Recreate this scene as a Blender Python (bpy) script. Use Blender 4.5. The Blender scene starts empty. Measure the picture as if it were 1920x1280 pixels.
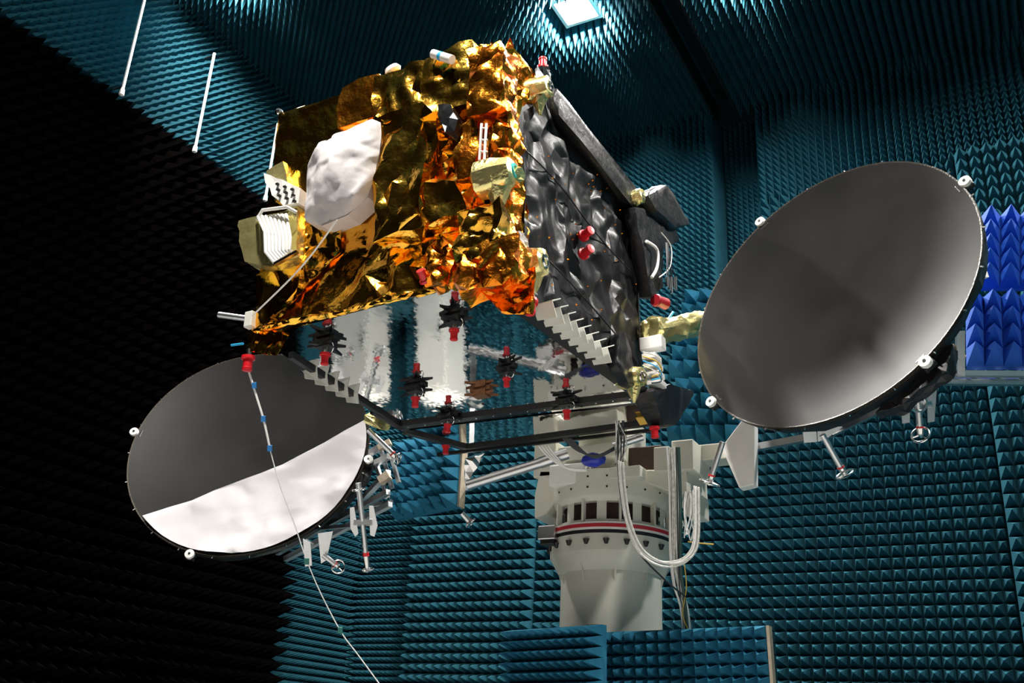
import bpy, bmesh, math, random
from mathutils import Vector, Matrix, noise
from mathutils.geometry import delaunay_2d_cdt

# ------------------------------------------------------------------ camera
C0 = Vector((0, 0, 1.7))
FPX = 1849.2
YAW, PITCH, ROLL = math.radians(29.12), math.radians(22.53), math.radians(3.04)
_hd = Vector((-math.sin(YAW), math.cos(YAW), 0)); _rt = Vector((math.cos(YAW), math.sin(YAW), 0)); _z = Vector((0, 0, 1))
FW = math.cos(PITCH) * _hd + math.sin(PITCH) * _z
_up = -math.sin(PITCH) * _hd + math.cos(PITCH) * _z
RT = math.cos(ROLL) * _rt + math.sin(ROLL) * _up
UP = -math.sin(ROLL) * _rt + math.cos(ROLL) * _up
scene = bpy.context.scene
col = scene.collection
cam = bpy.data.cameras.new('camera')
cam.sensor_width = 36.0
cam.lens = FPX / 1920 * 36.0
cam.clip_end = 200
camo = bpy.data.objects.new('camera', cam)
mw = Matrix((RT, UP, -FW)).transposed().to_4x4()
mw.translation = C0
camo.matrix_world = mw
col.objects.link(camo)
scene.camera = camo

# ------------------------------------------------------------------ world, exposure
world = bpy.data.worlds.new('World'); scene.world = world
world.use_nodes = True
world.node_tree.nodes['Background'].inputs[0].default_value = (0.02, 0.03, 0.04, 1)
world.node_tree.nodes['Background'].inputs[1].default_value = 0.05
vs = scene.view_settings
vs.view_transform = 'Standard'; vs.look = 'None'; vs.gamma = 1.0; vs.use_curve_mapping = False
vs.exposure = 0.0
LAMP_POWER = 520.0

# ------------------------------------------------------------------ pixel helpers (1920x1280 frame)
def ray(x, y):
    return (FW * FPX + RT * (x - 960) - UP * (y - 640)) / FPX      # unit depth along the view axis
def px(x, y, depth): return C0 + ray(x, y) * depth
def on_plane(x, y, P, n):
    d = ray(x, y); return C0 + d * ((P - C0).dot(n) / d.dot(n))
def project(P):
    v = P - C0; w = v.dot(FW)
    return 960 + FPX * v.dot(RT) / w, 640 - FPX * v.dot(UP) / w, w

# ------------------------------------------------------------------ materials
def nodes_of(name):
    m = bpy.data.materials.new(name); m.use_nodes = True
    nt = m.node_tree
    return m, nt, nt.nodes['Principled BSDF']
def mat(name, colr, rough=0.5, metal=0.0, bump=0.0, bscale=40.0, var=0.0, vscale=6.0, var_to=None, spec=0.5, emit=None, estr=0.0, coat=0.0):
    m, nt, p = nodes_of(name)
    p.inputs['Base Color'].default_value = (*colr, 1)
    p.inputs['Roughness'].default_value = rough
    p.inputs['Metallic'].default_value = metal
    p.inputs['Specular IOR Level'].default_value = spec
    p.inputs['Coat Weight'].default_value = coat
    tc = nt.nodes.new('ShaderNodeTexCoord')
    if var > 0 or var_to:
        n = nt.nodes.new('ShaderNodeTexNoise'); n.inputs['Scale'].default_value = vscale; n.inputs['Detail'].default_value = 5
        nt.links.new(tc.outputs['Object'], n.inputs['Vector'])
        r = nt.nodes.new('ShaderNodeValToRGB')
        b = var_to or tuple(c * (1 - var) for c in colr)
        r.color_ramp.elements[0].color = (*b, 1); r.color_ramp.elements[0].position = 0.32
        r.color_ramp.elements[1].color = (*colr, 1); r.color_ramp.elements[1].position = 0.62
        nt.links.new(n.outputs['Fac'], r.inputs['Fac']); nt.links.new(r.outputs['Color'], p.inputs['Base Color'])
    if bump > 0:
        n = nt.nodes.new('ShaderNodeTexNoise'); n.inputs['Scale'].default_value = bscale; n.inputs['Detail'].default_value = 4
        nt.links.new(tc.outputs['Object'], n.inputs['Vector'])
        b = nt.nodes.new('ShaderNodeBump'); b.inputs['Strength'].default_value = bump; b.inputs['Distance'].default_value = 0.02
        nt.links.new(n.outputs['Fac'], b.inputs['Height']); nt.links.new(b.outputs['Normal'], p.inputs['Normal'])
    if emit:
        p.inputs['Emission Color'].default_value = (*emit, 1); p.inputs['Emission Strength'].default_value = estr
    return m

M = {}
M['foam'] = mat('blue_foam', (0.013, 0.080, 0.112), 0.85, bump=0.25, bscale=120, var=0.22, vscale=3.5, spec=0.15)
M['foam_dark'] = mat('teal_foam', (0.014, 0.062, 0.080), 0.8, bump=0.25, bscale=120, var=0.25, vscale=3.0, spec=0.15)
M['foam_vivid'] = mat('vivid_blue_foam', (0.004, 0.075, 0.42), 0.7, bump=0.2, bscale=120, var=0.15, vscale=3.0, spec=0.35)
M['foam_panel'] = mat('panel_blue_foam', (0.018, 0.14, 0.235), 0.85, bump=0.25, bscale=120, var=0.18, vscale=4, spec=0.15)
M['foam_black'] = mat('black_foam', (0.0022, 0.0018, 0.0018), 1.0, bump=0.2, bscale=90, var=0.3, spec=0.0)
M['gold'] = mat('gold_foil', (1.0, 0.60, 0.085), 0.18, 1.0, bump=0.5, bscale=13, var_to=(0.98, 0.40, 0.030), vscale=3.2)
M['amber'] = mat('amber_foil', (0.95, 0.36, 0.03), 0.24, 1.0, bump=0.5, bscale=18, var_to=(0.80, 0.17, 0.010), vscale=6)
M['pale'] = mat('pale_gold_foil', (0.95, 0.85, 0.36), 0.24, 0.85, bump=0.3, bscale=30, var=0.15)
M['black_foil'] = mat('black_foil', (0.013, 0.0135, 0.015), 0.36, 0.0, bump=0.22, bscale=9, var=0.2, vscale=5, spec=0.30)
M['black_matte_foil'] = mat('matte_black_foil', (0.008, 0.008, 0.009), 0.42, 0.0, bump=0.5, bscale=14, var=0.2, spec=0.35)
M['black'] = mat('black_paint', (0.010, 0.010, 0.011), 0.42, spec=0.4, var=0.2)
M['white_cloth'] = mat('white_cloth', (0.60, 0.565, 0.565), 0.75, bump=0.35, bscale=9, var=0.06)
M['white_foil'] = mat('white_sheet', (0.42, 0.405, 0.42), 0.55, 0.0, bump=0.05, bscale=5, var=0.02)
M['white'] = mat('white_paint', (0.78, 0.77, 0.73), 0.42, bump=0.05, bscale=30, var=0.06)
M['mast'] = mat('mast_paint', (0.62, 0.615, 0.53), 0.33, bump=0.06, bscale=12, var=0.07, vscale=2.5, spec=0.5)
M['fin'] = mat('fin_paint', (0.66, 0.66, 0.60), 0.5, var=0.05)
M['dish'] = mat('reflector_graphite', (0.017, 0.0165, 0.016), 0.30, 0.0, bump=0.02, bscale=3, var_to=(0.008, 0.008, 0.008), vscale=1.3, spec=0.28)
M['dish_edge'] = mat('rim_tape', (0.022, 0.015, 0.008), 0.4, 0.5, bump=0.3, bscale=60)
M['alu'] = mat('aluminium', (0.62, 0.63, 0.64), 0.33, 1.0, bump=0.05, bscale=60, var=0.1)
M['steel'] = mat('polished_steel', (0.75, 0.75, 0.74), 0.18, 1.0, var=0.08)
M['red'] = mat('red_plastic', (0.62, 0.010, 0.018), 0.35, var=0.15, vscale=20)
M['dred'] = mat('dark_red_plastic', (0.32, 0.008, 0.018), 0.4, var=0.15, vscale=20)
M['stripe'] = mat('red_stripe', (0.45, 0.015, 0.03), 0.45, var=0.1)
M['wood'] = mat('plywood', (0.36, 0.30, 0.22), 0.7, var=0.25, vscale=20)
M['cable_clear'] = mat('clear_tubing', (0.82, 0.81, 0.76), 0.25, 0.15, bump=0.4, bscale=90, var=0.35, vscale=40)
M['cable_white'] = mat('white_cable', (0.82, 0.81, 0.78), 0.45, var=0.1)
M['cable_black'] = mat('black_cable', (0.012, 0.014, 0.022), 0.45, var=0.2)
M['cable_green'] = mat('green_cable', (0.015, 0.06, 0.05), 0.5, var=0.2)
M['yellow'] = mat('yellow_cable', (0.75, 0.45, 0.05), 0.5, var=0.1)
M['blue_tape'] = mat('blue_tape', (0.02, 0.22, 0.60), 0.5, var=0.1)
M['cyan'] = mat('cyan_plastic', (0.03, 0.42, 0.75), 0.4, var=0.1)
M['teal'] = mat('teal_cap', (0.01, 0.45, 0.42), 0.4, var=0.1)
M['green_tape'] = mat('green_tape', (0.01, 0.16, 0.13), 0.5, var=0.1)
M['blue_bag'] = mat('blue_cover', (0.02, 0.035, 0.45), 0.35, var=0.3, vscale=12)
M['pink'] = mat('pink_tie', (0.7, 0.03, 0.2), 0.5, var=0.1)
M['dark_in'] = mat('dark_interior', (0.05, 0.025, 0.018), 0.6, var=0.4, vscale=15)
M['cabinet'] = mat('cabinet_paint', (0.70, 0.69, 0.64), 0.5, var=0.06)
M['plate'] = mat('floor_plate', (0.50, 0.49, 0.475), 0.5, var=0.08, vscale=2)
M['slot'] = mat('slot_black', (0.006, 0.007, 0.007), 0.7, spec=0.2, var=0.2)
M['copper'] = mat('copper_bracket', (0.30, 0.13, 0.06), 0.4, 0.6, var=0.3, vscale=20)
M['lamp'] = mat('lamp_glass', (1, 1, 1), 0.3, emit=(1.0, 0.98, 0.95), estr=60.0)

def mirror_material():
    m, nt, p = nodes_of('mirror_tiles')
    p.inputs['Base Color'].default_value = (0.80, 0.80, 0.80, 1)
    p.inputs['Metallic'].default_value = 1.0; p.inputs['Roughness'].default_value = 0.035
    tc = nt.nodes.new('ShaderNodeTexCoord')
    sn = nt.nodes.new('ShaderNodeVectorMath'); sn.operation = 'SNAP'; sn.inputs[1].default_value = (0.022, 0.04, 10.0)
    wn = nt.nodes.new('ShaderNodeTexWhiteNoise'); wn.noise_dimensions = '3D'
    sub = nt.nodes.new('ShaderNodeVectorMath'); sub.operation = 'SUBTRACT'; sub.inputs[1].default_value = (0.5, 0.5, 0.5)
    sc = nt.nodes.new('ShaderNodeVectorMath'); sc.operation = 'SCALE'; sc.inputs['Scale'].default_value = 0.012
    geo = nt.nodes.new('ShaderNodeNewGeometry')
    add = nt.nodes.new('ShaderNodeVectorMath'); add.operation = 'ADD'
    nor = nt.nodes.new('ShaderNodeVectorMath'); nor.operation = 'NORMALIZE'
    L = nt.links.new
    L(tc.outputs['Object'], sn.inputs[0]); L(sn.outputs[0], wn.inputs['Vector']); L(wn.outputs['Color'], sub.inputs[0])
    L(sub.outputs[0], sc.inputs[0]); L(geo.outputs['Normal'], add.inputs[0]); L(sc.outputs[0], add.inputs[1])
    L(add.outputs[0], nor.inputs[0]); L(nor.outputs[0], p.inputs['Normal'])
    return m
M['mirror'] = mirror_material()

# ------------------------------------------------------------------ mesh helpers
def frame_of(axis, hint=Vector((0, 0, 1))):
    a = axis.normalized()
    h = hint if abs(a.dot(hint)) < 0.95 else Vector((1, 0, 0))
    u = a.cross(h).normalized(); v = a.cross(u).normalized()
    return u, v, a
class MB:
    def __init__(s): s.v = []; s.f = []
    def add(s, vs, fs):
        o = len(s.v); s.v += [Vector(q) for q in vs]; s.f += [tuple(i + o for i in t) for t in fs]; return s
    def box(s, c, size, axes=None):
        c = Vector(c); X, Y, Z = axes or (Vector((1, 0, 0)), Vector((0, 1, 0)), Vector((0, 0, 1)))
        hx, hy, hz = (q / 2 for q in size)
        vs = [c + X * (hx * i) + Y * (hy * j) + Z * (hz * k) for i in (-1, 1) for j in (-1, 1) for k in (-1, 1)]
        return s.add(vs, [(0, 1, 3, 2), (4, 6, 7, 5), (0, 4, 5, 1), (2, 3, 7, 6), (0, 2, 6, 4), (1, 5, 7, 3)])
    def bar(s, p, q, w, h, hint=Vector((0, 0, 1))):
        p = Vector(p); q = Vector(q); u, v, a = frame_of(q - p, hint)
        return s.box((p + q) / 2, (w, h, (q - p).length), (u, v, a))
    def cyl(s, p, q, r0, r1=None, n=14):
        p = Vector(p); q = Vector(q); r1 = r0 if r1 is None else r1
        u, v, a = frame_of(q - p)
        vs = []
        for P, r in ((p, r0), (q, r1)):
            for k in range(n):
                t = 2 * math.pi * k / n; vs.append(P + (u * math.cos(t) + v * math.sin(t)) * r)
        fs = [(k, (k + 1) % n, n + (k + 1) % n, n + k) for k in range(n)]
        fs += [tuple(range(n))[::-1], tuple(range(n, 2 * n))]
        return s.add(vs, fs)
    def lathe(s, prof, o, axis, n=32, a0=0.0, a1=2 * math.pi, hint=Vector((0, 0, 1))):
        o = Vector(o); u, v, a = frame_of(Vector(axis), hint); full = abs(a1 - a0 - 2 * math.pi) < 1e-6
        m = n if full else n + 1; vs = []
        for r, h in prof:
            for k in range(m):
                t = a0 + (a1 - a0) * k / n; vs.append(o + a * h + (u * math.cos(t) + v * math.sin(t)) * r)
        fs = []
        for i in range(len(prof) - 1):
            for k in range(n):
                k2 = (k + 1) % m
                fs.append((i * m + k, i * m + k2, (i + 1) * m + k2, (i + 1) * m + k))
        return s.add(vs, fs)
    def tube(s, pts, r, n=8, smooth=True):
        pts = [Vector(q) for q in pts]
        if smooth and len(pts) > 2:
            out = []
            for i in range(len(pts) - 1):
                p0 = pts[max(i - 1, 0)]; p1 = pts[i]; p2 = pts[i + 1]; p3 = pts[min(i + 2, len(pts) - 1)]
                for k in range(6):
                    t = k / 6
                    out.append(0.5 * ((2 * p1) + (p2 - p0) * t + (2 * p0 - 5 * p1 + 4 * p2 - p3) * t * t + (3 * p1 - p0 - 3 * p2 + p3) * t ** 3))
            pts = out + [pts[-1]]
        vs = []; u = None
        for i, P in enumerate(pts):
            d = (pts[min(i + 1, len(pts) - 1)] - pts[max(i - 1, 0)]).normalized()
            if u is None: u, v, _ = frame_of(d)
            else:
                u = (u - d * u.dot(d)).normalized()
            v = d.cross(u)
            for k in range(n):
                t = 2 * math.pi * k / n; vs.append(P + (u * math.cos(t) + v * math.sin(t)) * r)
        fs = []
        for i in range(len(pts) - 1):
            for k in range(n):
                fs.append((i * n + k, i * n + (k + 1) % n, (i + 1) * n + (k + 1) % n, (i + 1) * n + k))
        fs += [tuple(range(n))[::-1], tuple(range((len(pts) - 1) * n, len(pts) * n))]
        return s.add(vs, fs)
    def ring(s, c, axis, R, r, n=24, m=8):
        c = Vector(c); u, v, a = frame_of(Vector(axis)); vs = []; fs = []
        for i in range(n):
            t = 2 * math.pi * i / n; d = u * math.cos(t) + v * math.sin(t)
            for j in range(m):
                q = 2 * math.pi * j / m; vs.append(c + d * (R + r * math.cos(q)) + a * (r * math.sin(q)))
        for i in range(n):
            for j in range(m):
                fs.append((i * m + j, ((i + 1) % n) * m + j, ((i + 1) % n) * m + (j + 1) % m, i * m + (j + 1) % m))
        return s.add(vs, fs)
    def prism(s, poly, ext):
        poly = [Vector(q) for q in poly]; e = Vector(ext); n = len(poly)
        vs = poly + [q + e for q in poly]
        fs = [tuple(range(n)), tuple(range(n, 2 * n))[::-1]] + [(k, n + k, n + (k + 1) % n, (k + 1) % n) for k in range(n)]
        return s.add(vs, fs)
    def ball(s, c, r, n=10, sq=(1, 1, 1)):
        c = Vector(c); vs = []; fs = []
        for i in range(n + 1):
            p = math.pi * i / n
            for k in range(n):
                t = 2 * math.pi * k / n
                vs.append(c + Vector((r * sq[0] * math.sin(p) * math.cos(t), r * sq[1] * math.sin(p) * math.sin(t), r * sq[2] * math.cos(p))))
        for i in range(n):
            for k in range(n):
                fs.append((i * n + k, i * n + (k + 1) % n, (i + 1) * n + (k + 1) % n, (i + 1) * n + k))
        return s.add(vs, fs)
    def mesh(s, name, recalc=True):
        me = bpy.data.meshes.new(name); me.from_pydata([tuple(q) for q in s.v], [], s.f)
        if recalc:
            bm = bmesh.new(); bm.from_mesh(me)
            bmesh.ops.remove_doubles(bm, verts=bm.verts, dist=1e-5)
            bmesh.ops.recalc_face_normals(bm, faces=bm.faces)
            bm.to_mesh(me); bm.free()
        me.update(); return me
    def build(s, name, m, parent=None, local=False, smooth=False, bevel=0.0, recalc=True):
        me = s.mesh(name, recalc); o = bpy.data.objects.new(name, me); col.objects.link(o)
        me.materials.append(M[m] if isinstance(m, str) else m)
        if parent is not None:
            if not local: me.transform(WM(parent).inverted())
            o.parent = parent
        if smooth:
            for p in me.polygons: p.use_smooth = True
            try: me.set_sharp_from_angle(angle=math.radians(40))
            except Exception: pass
        if bevel > 0:
            b = o.modifiers.new('bevel', 'BEVEL'); b.width = bevel; b.segments = 2; b.limit_method = 'ANGLE'
        return o
def WM(o):
    m = o.matrix_basis.copy()
    while o.parent is not None:
        o = o.parent; m = o.matrix_basis @ m
    return m
def empty(name, loc=(0, 0, 0), mtx=None):
    o = bpy.data.objects.new(name, None); col.objects.link(o); o.empty_display_size = 0.1
    if mtx is not None: o.matrix_basis = mtx
    else: o.location = loc
    return o
def tag(o, label=None, cat=None, group=None, kind=None):
    if label: o['label'] = label
    if cat: o['category'] = cat
    if group: o['group'] = group
    if kind: o['kind'] = kind
    return o
rnd = random.Random(7)

# crumpled foil: a random triangulated sheet; f3d maps (u,v,h) to 3-D
def inside(poly, x, y):
    c = False; n = len(poly)
    for i in range(n):
        x1, y1 = poly[i]; x2, y2 = poly[(i + 1) % n]
        if (y1 > y) != (y2 > y) and x < (x2 - x1) * (y - y1) / (y2 - y1) + x1: c = not c
    return c
def crumple(poly, f3d, spacing, amp, seed=1, edge_amp=0.3, bulge=0.0, aniso=(1, 1), holes=None):
    r = random.Random(seed)
    xs = [p[0] for p in poly]; ys = [p[1] for p in poly]
    x0, x1, y0, y1 = min(xs), max(xs), min(ys), max(ys)
    sp = spacing if callable(spacing) else (lambda u, v: spacing)
    am = amp if callable(amp) else (lambda u, v: amp)
    pts = []; hs = []
    n = len(poly)
    for i in range(n):
        a = Vector(poly[i]); b = Vector(poly[(i + 1) % n]); L = (b - a).length
        k = max(1, int(L / max(sp(*((a + b) / 2)), 0.03)))
        for j in range(k):
            q = a.lerp(b, j / k); pts.append(Vector((q.x, q.y))); hs.append(r.uniform(-1, 1) * am(q.x, q.y) * edge_amp)
    nb = len(pts)
    # dart throwing on a hash grid
    cell = 0.02; grid = {}
    ax, ay = aniso
    tries = int(6 * (x1 - x0) * (y1 - y0) / (sp((x0 + x1) / 2, (y0 + y1) / 2) * 0.6) ** 2) + 400
    acc = []
    for _ in range(min(tries, 14000)):
        u = r.uniform(x0, x1); v = r.uniform(y0, y1)
        if not inside(poly, u, v): continue
        d = sp(u, v) * r.uniform(0.3, 1.25)
        R = int(d / cell) + 1; gx, gy = int(u / cell), int(v / cell); ok = True
        for i in range(-R, R + 1):
            for j in range(-R, R + 1):
                for (qx, qy) in grid.get((gx + i, gy + j), ()):
                    if ((qx - u) / ax) ** 2 + ((qy - v) / ay) ** 2 < d * d: ok = False; break
                if not ok: break
            if not ok: break
        if ok:
            grid.setdefault((gx, gy), []).append((u, v)); acc.append((u, v))
    cx, cy = (x0 + x1) / 2, (y0 + y1) / 2
    for (u, v) in acc:
        pts.append(Vector((u, v)))
        e = max(0.0, 1 - max(abs(u - cx) / (x1 - x0) * 2, abs(v - cy) / (y1 - y0) * 2) ** 2)
        hs.append(r.uniform(-1, 1) * am(u, v) + bulge * e)
    res = delaunay_2d_cdt(pts, [(i, (i + 1) % nb) for i in range(nb)], [], 1, 1e-6)
    vs2, fs = res[0], res[2]; orig = res[3]
    mb = MB()
    mb.v = [Vector(f3d(q.x, q.y, hs[orig[i][0]] if orig[i] else 0.0)) for i, q in enumerate(vs2)]
    mb.f = [tuple(t) for t in fs]
    return mb
# finer folds on top of a coarse crumple: subdivide, then add sharp ridged noise along the normals
def ridged(q, sd):
    w = Vector((noise.noise(q * 1.3 + Vector((sd, 3, 1))), noise.noise(q * 1.3 + Vector((7, sd, 2))), noise.noise(q * 1.3 + Vector((1, 5, sd)))))
    return 1.0 - 2.0 * abs(noise.noise(q + w * 0.9 + Vector((sd * 1.7, 0, 0))))
def refine(mb, cuts=1, amp=.01, freq=6.0, seed=1, relax=1, octs=2):
    bm = bmesh.new()
    vs = [bm.verts.new(q) for q in mb.v]
    for t in mb.f:
        try: bm.faces.new([vs[i] for i in t])
        except ValueError: pass
    bmesh.ops.remove_doubles(bm, verts=bm.verts, dist=1e-5)
    bmesh.ops.recalc_face_normals(bm, faces=bm.faces)
    bmesh.ops.triangulate(bm, faces=bm.faces)
    for _ in range(cuts):
        bmesh.ops.subdivide_edges(bm, edges=bm.edges[:], cuts=1, use_grid_fill=True)
        bmesh.ops.triangulate(bm, faces=bm.faces)
    for _ in range(relax):
        bmesh.ops.smooth_vert(bm, verts=[v for v in bm.verts if not v.is_boundary], factor=.4, use_axis_x=True, use_axis_y=True, use_axis_z=True)
    bm.normal_update()
    mv = []
    for v in bm.verts:
        h = 0.0; a = amp; f = freq
        for k in range(octs):
            h += a * ridged(v.co * f, seed + k * 3.1); a *= .45; f *= 2.3
        mv.append(v.normal * h)
    for v, d in zip(bm.verts, mv): v.co += d
    out = MB(); bm.verts.index_update()
    out.v = [v.co.copy() for v in bm.verts]; out.f = [tuple(v.index for v in f.verts) for f in bm.faces]
    bm.free(); return out
# crumpled wrapping over a closed hull
def wrap(mb, amp, cuts=2, seed=1):
    r = random.Random(seed)
    bm = bmesh.new()
    vs = [bm.verts.new(q) for q in mb.v]
    for t in mb.f:
        try: bm.faces.new([vs[i] for i in t])
        except ValueError: pass
    bmesh.ops.remove_doubles(bm, verts=bm.verts, dist=1e-4)
    bmesh.ops.recalc_face_normals(bm, faces=bm.faces)
    bmesh.ops.triangulate(bm, faces=bm.faces)
    for _ in range(cuts):
        L = sorted(e.calc_length() for e in bm.edges); th = L[int(len(L) * 0.35)]
        bmesh.ops.subdivide_edges(bm, edges=[e for e in bm.edges if e.calc_length() > th], cuts=1)
        bmesh.ops.triangulate(bm, faces=bm.faces)
    bm.normal_update()
    for v in bm.verts:
        v.co += v.normal * r.uniform(-1, 1) * amp + Vector((r.uniform(-1, 1), r.uniform(-1, 1), r.uniform(-1, 1))) * amp * 0.6
    out = MB(); bm.verts.index_update()
    out.v = [v.co.copy() for v in bm.verts]; out.f = [tuple(v.index for v in f.verts) for f in bm.faces]
    bm.free(); return out

# ------------------------------------------------------------------ chamber
D = 13.6                     # camera to back wall
XL = -0.762 * D              # left wall
ZC = 0.723 * D + C0.z + 0.38 # ceiling base
XR = 6.0; YB = -5.0
PYR = {}
def pyr_mesh(base, deep, h, m, key):
    h = round(h, 2); k = (round(base, 4), round(deep, 4), h, key)
    if k not in PYR:
        b = base / 2; c = deep / 2; t = b * 0.985; e = c * 0.985
        me = MB().add([(-b, -c, 0), (b, -c, 0), (b, c, 0), (-b, c, 0), (-t, -e, h * .06), (t, -e, h * .06), (t, e, h * .06), (-t, e, h * .06), (0, 0, h)],
                      [(0, 1, 5, 4), (1, 2, 6, 5), (2, 3, 7, 6), (3, 0, 4, 7), (4, 5, 8), (5, 6, 8), (6, 7, 8), (7, 4, 8)]).mesh('foam_pyramid', False)
        me.materials.append(M[m]); PYR[k] = me
    return PYR[k]
def field_mesh(spots, name, m):
    v = []; f = []
    for (P, X, Y, N, b, c, h) in spots:
        o = len(v)
        v += [tuple(P - X * b / 2 - Y * c / 2), tuple(P + X * b / 2 - Y * c / 2), tuple(P + X * b / 2 + Y * c / 2), tuple(P - X * b / 2 + Y * c / 2), tuple(P + N * h)]
        f += [(o, o + 1, o + 4), (o + 1, o + 2, o + 4), (o + 2, o + 3, o + 4), (o + 3, o, o + 4)]
    me = bpy.data.meshes.new(name); me.from_pydata(v, [], f); me.materials.append(M[m]); me.update()
    return me
def place_pyramids(spots, parent, m, key, limit=300, field_label=None):
    """spots: (P, X, Y, N, base, height); the largest in view become single parts, the rest one field"""
    pw = WM(parent).inverted()
    sc = []
    for i, s in enumerate(spots):
        x, y, w = project(s[0])
        vis = w > 0.5 and -20 < x < 1940 and -20 < y < 1300
        sc.append((s[4] * FPX / w if vis else 0, i))
    sc.sort(reverse=True)
    pick = [i for q, i in sc[:limit] if q >= 9.0]
    ps = set(pick)
    for i in pick:
        P, X, Y, N, b, c, h = spots[i]
        o = bpy.data.objects.new('foam_pyramid', pyr_mesh(b, c, h, m, key)); col.objects.link(o)
        o.parent = parent
        mt = Matrix((X, Y, N)).transposed().to_4x4(); mt.translation = P
        o.matrix_basis = pw @ mt
    rest = [s for i, s in enumerate(spots) if i not in ps]
    if rest:
        me = field_mesh(rest, 'foam_pyramid_field', m); me.transform(pw)
        o = bpy.data.objects.new('foam_pyramid_field', me); col.objects.link(o); o.parent = parent
        o['kind'] = 'stuff'
VX, VY, VZ = Vector((1, 0, 0)), Vector((0, 1, 0)), Vector((0, 0, 1))
def grid_spots(o, X, Y, N, w, h, base, height, jit=0.0, skip=None):
    out = []; nx = max(1, int(round(w / base))); ny = max(1, int(round(h / base)))
    bx = w / nx; by = h / ny
    for i in range(nx):
        for j in range(ny):
            P = o + X * ((i + .5) * bx) + Y * ((j + .5) * by)
            if skip and skip(P): continue
            hh = height * (1 + rnd.uniform(-jit, jit))
            out.append((P, X, Y, N, bx, by, hh))
    return out

# floor
tag(MB().box(((XL + XR) / 2, (YB + D + 1) / 2, -0.05), (XR - XL + 1, D + 1 - YB, 0.1)).build('floor', 'foam_dark'), kind='structure')
for i in range(7):            # pale walkway plates in front of the mast; they show in the mirror tiles
    for j in range(6):
        MB().box((-8.0 + i * 2.0, -3.6 + j * 2.0, .012), (1.985, 1.985, .024)).build('floor_plate', 'plate', bpy.data.objects['floor'])
# back wall, with the recessed slot below the crane rail
SX0, SX1, SZ = -0.292 * D, -0.238 * D, 0.40 * D + C0.z
wb = MB()
wb.box(((XL - .4 + SX0) / 2, D + .4, ZC / 2), (SX0 - XL + .4, .8, ZC))
wb.box(((SX1 + XR) / 2, D + .4, ZC / 2), (XR - SX1, .8, ZC))
wb.box(((SX0 + SX1) / 2, D + .4, SZ / 2), (SX1 - SX0, .8, SZ))
wb.box(((SX0 + SX1) / 2, D + .75, (SZ + ZC) / 2), (SX1 - SX0, .1, ZC - SZ))
wall_back = tag(wb.build('wall_back', 'foam'), kind='structure')
XA, XB_, XD = -0.668 * D, -0.507 * D, -0.029 * D
ZT_L, ZT_R = 0.47 * D + C0.z, 0.60 * D + C0.z
N1 = -VY
big = 0.1535
sp = []
sp += grid_spots(Vector((XL, D, 0)), VX, VZ, N1, XA - XL, ZC, 0.1, 0.22, 0.03)
sp += grid_spots(Vector((XA, D - .14, 0)), VX, VZ, N1, XB_ - XA, ZT_L, big, 0.30, 0.03)
sp += grid_spots(Vector((XB_, D, 0)), VX, VZ, N1, SX0 - XB_, ZT_L, big, 0.30, 0.03)
sp += grid_spots(Vector((SX0, D, 0)), VX, VZ, N1, XD - SX0, SZ, big, 0.30, 0.03)
sp += grid_spots(Vector((SX1, D, SZ)), VX, VZ, N1, XD - SX1, ZT_R - SZ, big, 0.30, 0.03)
sp += grid_spots(Vector((SX0, D, ZT_L - 1.4)), VX, VZ, N1, .02, .02, .02, .01)
sp += grid_spots(Vector((XD, D - .22, 0)), VX, VZ, N1, 3.6, ZT_R, 0.175, 0.34, 0.03)
sp += grid_spots(Vector((XA, D, ZT_L)), VX, VZ, N1, SX0 - XA, ZC - ZT_L, 0.105, 0.24, 0.03)
sp += grid_spots(Vector((SX1, D, ZT_R)), VX, VZ, N1, 3.4 - SX1, ZC - ZT_R, 0.115, 0.26, 0.03)
sp += grid_spots(Vector((SX0, D + .7, SZ)), VX, VZ, N1, SX1 - SX0, ZC - SZ, 0.09, 0.16, 0.03)
place_pyramids(sp, wall_back, 'foam', 'f')
# slabs behind the two sections that stand proud
MB().box(((XA + XB_) / 2, D - .07, ZT_L / 2), (XB_ - XA, .14, ZT_L)).build('foam_backing', 'foam', wall_back)
MB().box((XD + 1.8, D - .11, ZT_R / 2), (3.6, .22, ZT_R)).build('foam_backing', 'foam', wall_back)
# left wall: blue rows along the top and at the far end, black absorber below
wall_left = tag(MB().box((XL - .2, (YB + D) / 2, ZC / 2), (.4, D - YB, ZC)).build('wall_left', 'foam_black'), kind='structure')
ZB, YBL = 0.58 * D + C0.z, 0.868 * D
sp = grid_spots(Vector((XL, 2.0, ZB)), VY, VZ, VX, D - 2.0, ZC - ZB, 0.125, 0.30, 0.03)
sp += grid_spots(Vector((XL, YBL, 0)), VY, VZ, VX, D - YBL, ZB, 0.105, 0.26, 0.06)
place_pyramids(sp, wall_left, 'foam', 'f')
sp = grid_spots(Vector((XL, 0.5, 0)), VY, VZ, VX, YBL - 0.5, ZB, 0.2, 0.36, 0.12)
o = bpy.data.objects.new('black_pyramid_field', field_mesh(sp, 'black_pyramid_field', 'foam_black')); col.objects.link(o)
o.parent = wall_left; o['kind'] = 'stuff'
# right and rear walls of the chamber (out of frame, they show in the foil)
tag(MB().box((XR + .2, (YB + D) / 2, ZC / 2), (.4, D - YB, ZC)).build('wall_right', 'foam_dark'), kind='structure')
tag(MB().box(((XL + XR) / 2, YB - .2, ZC / 2), (XR - XL, .4, ZC)).build('wall_rear', 'foam_black'), kind='structure')
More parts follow.
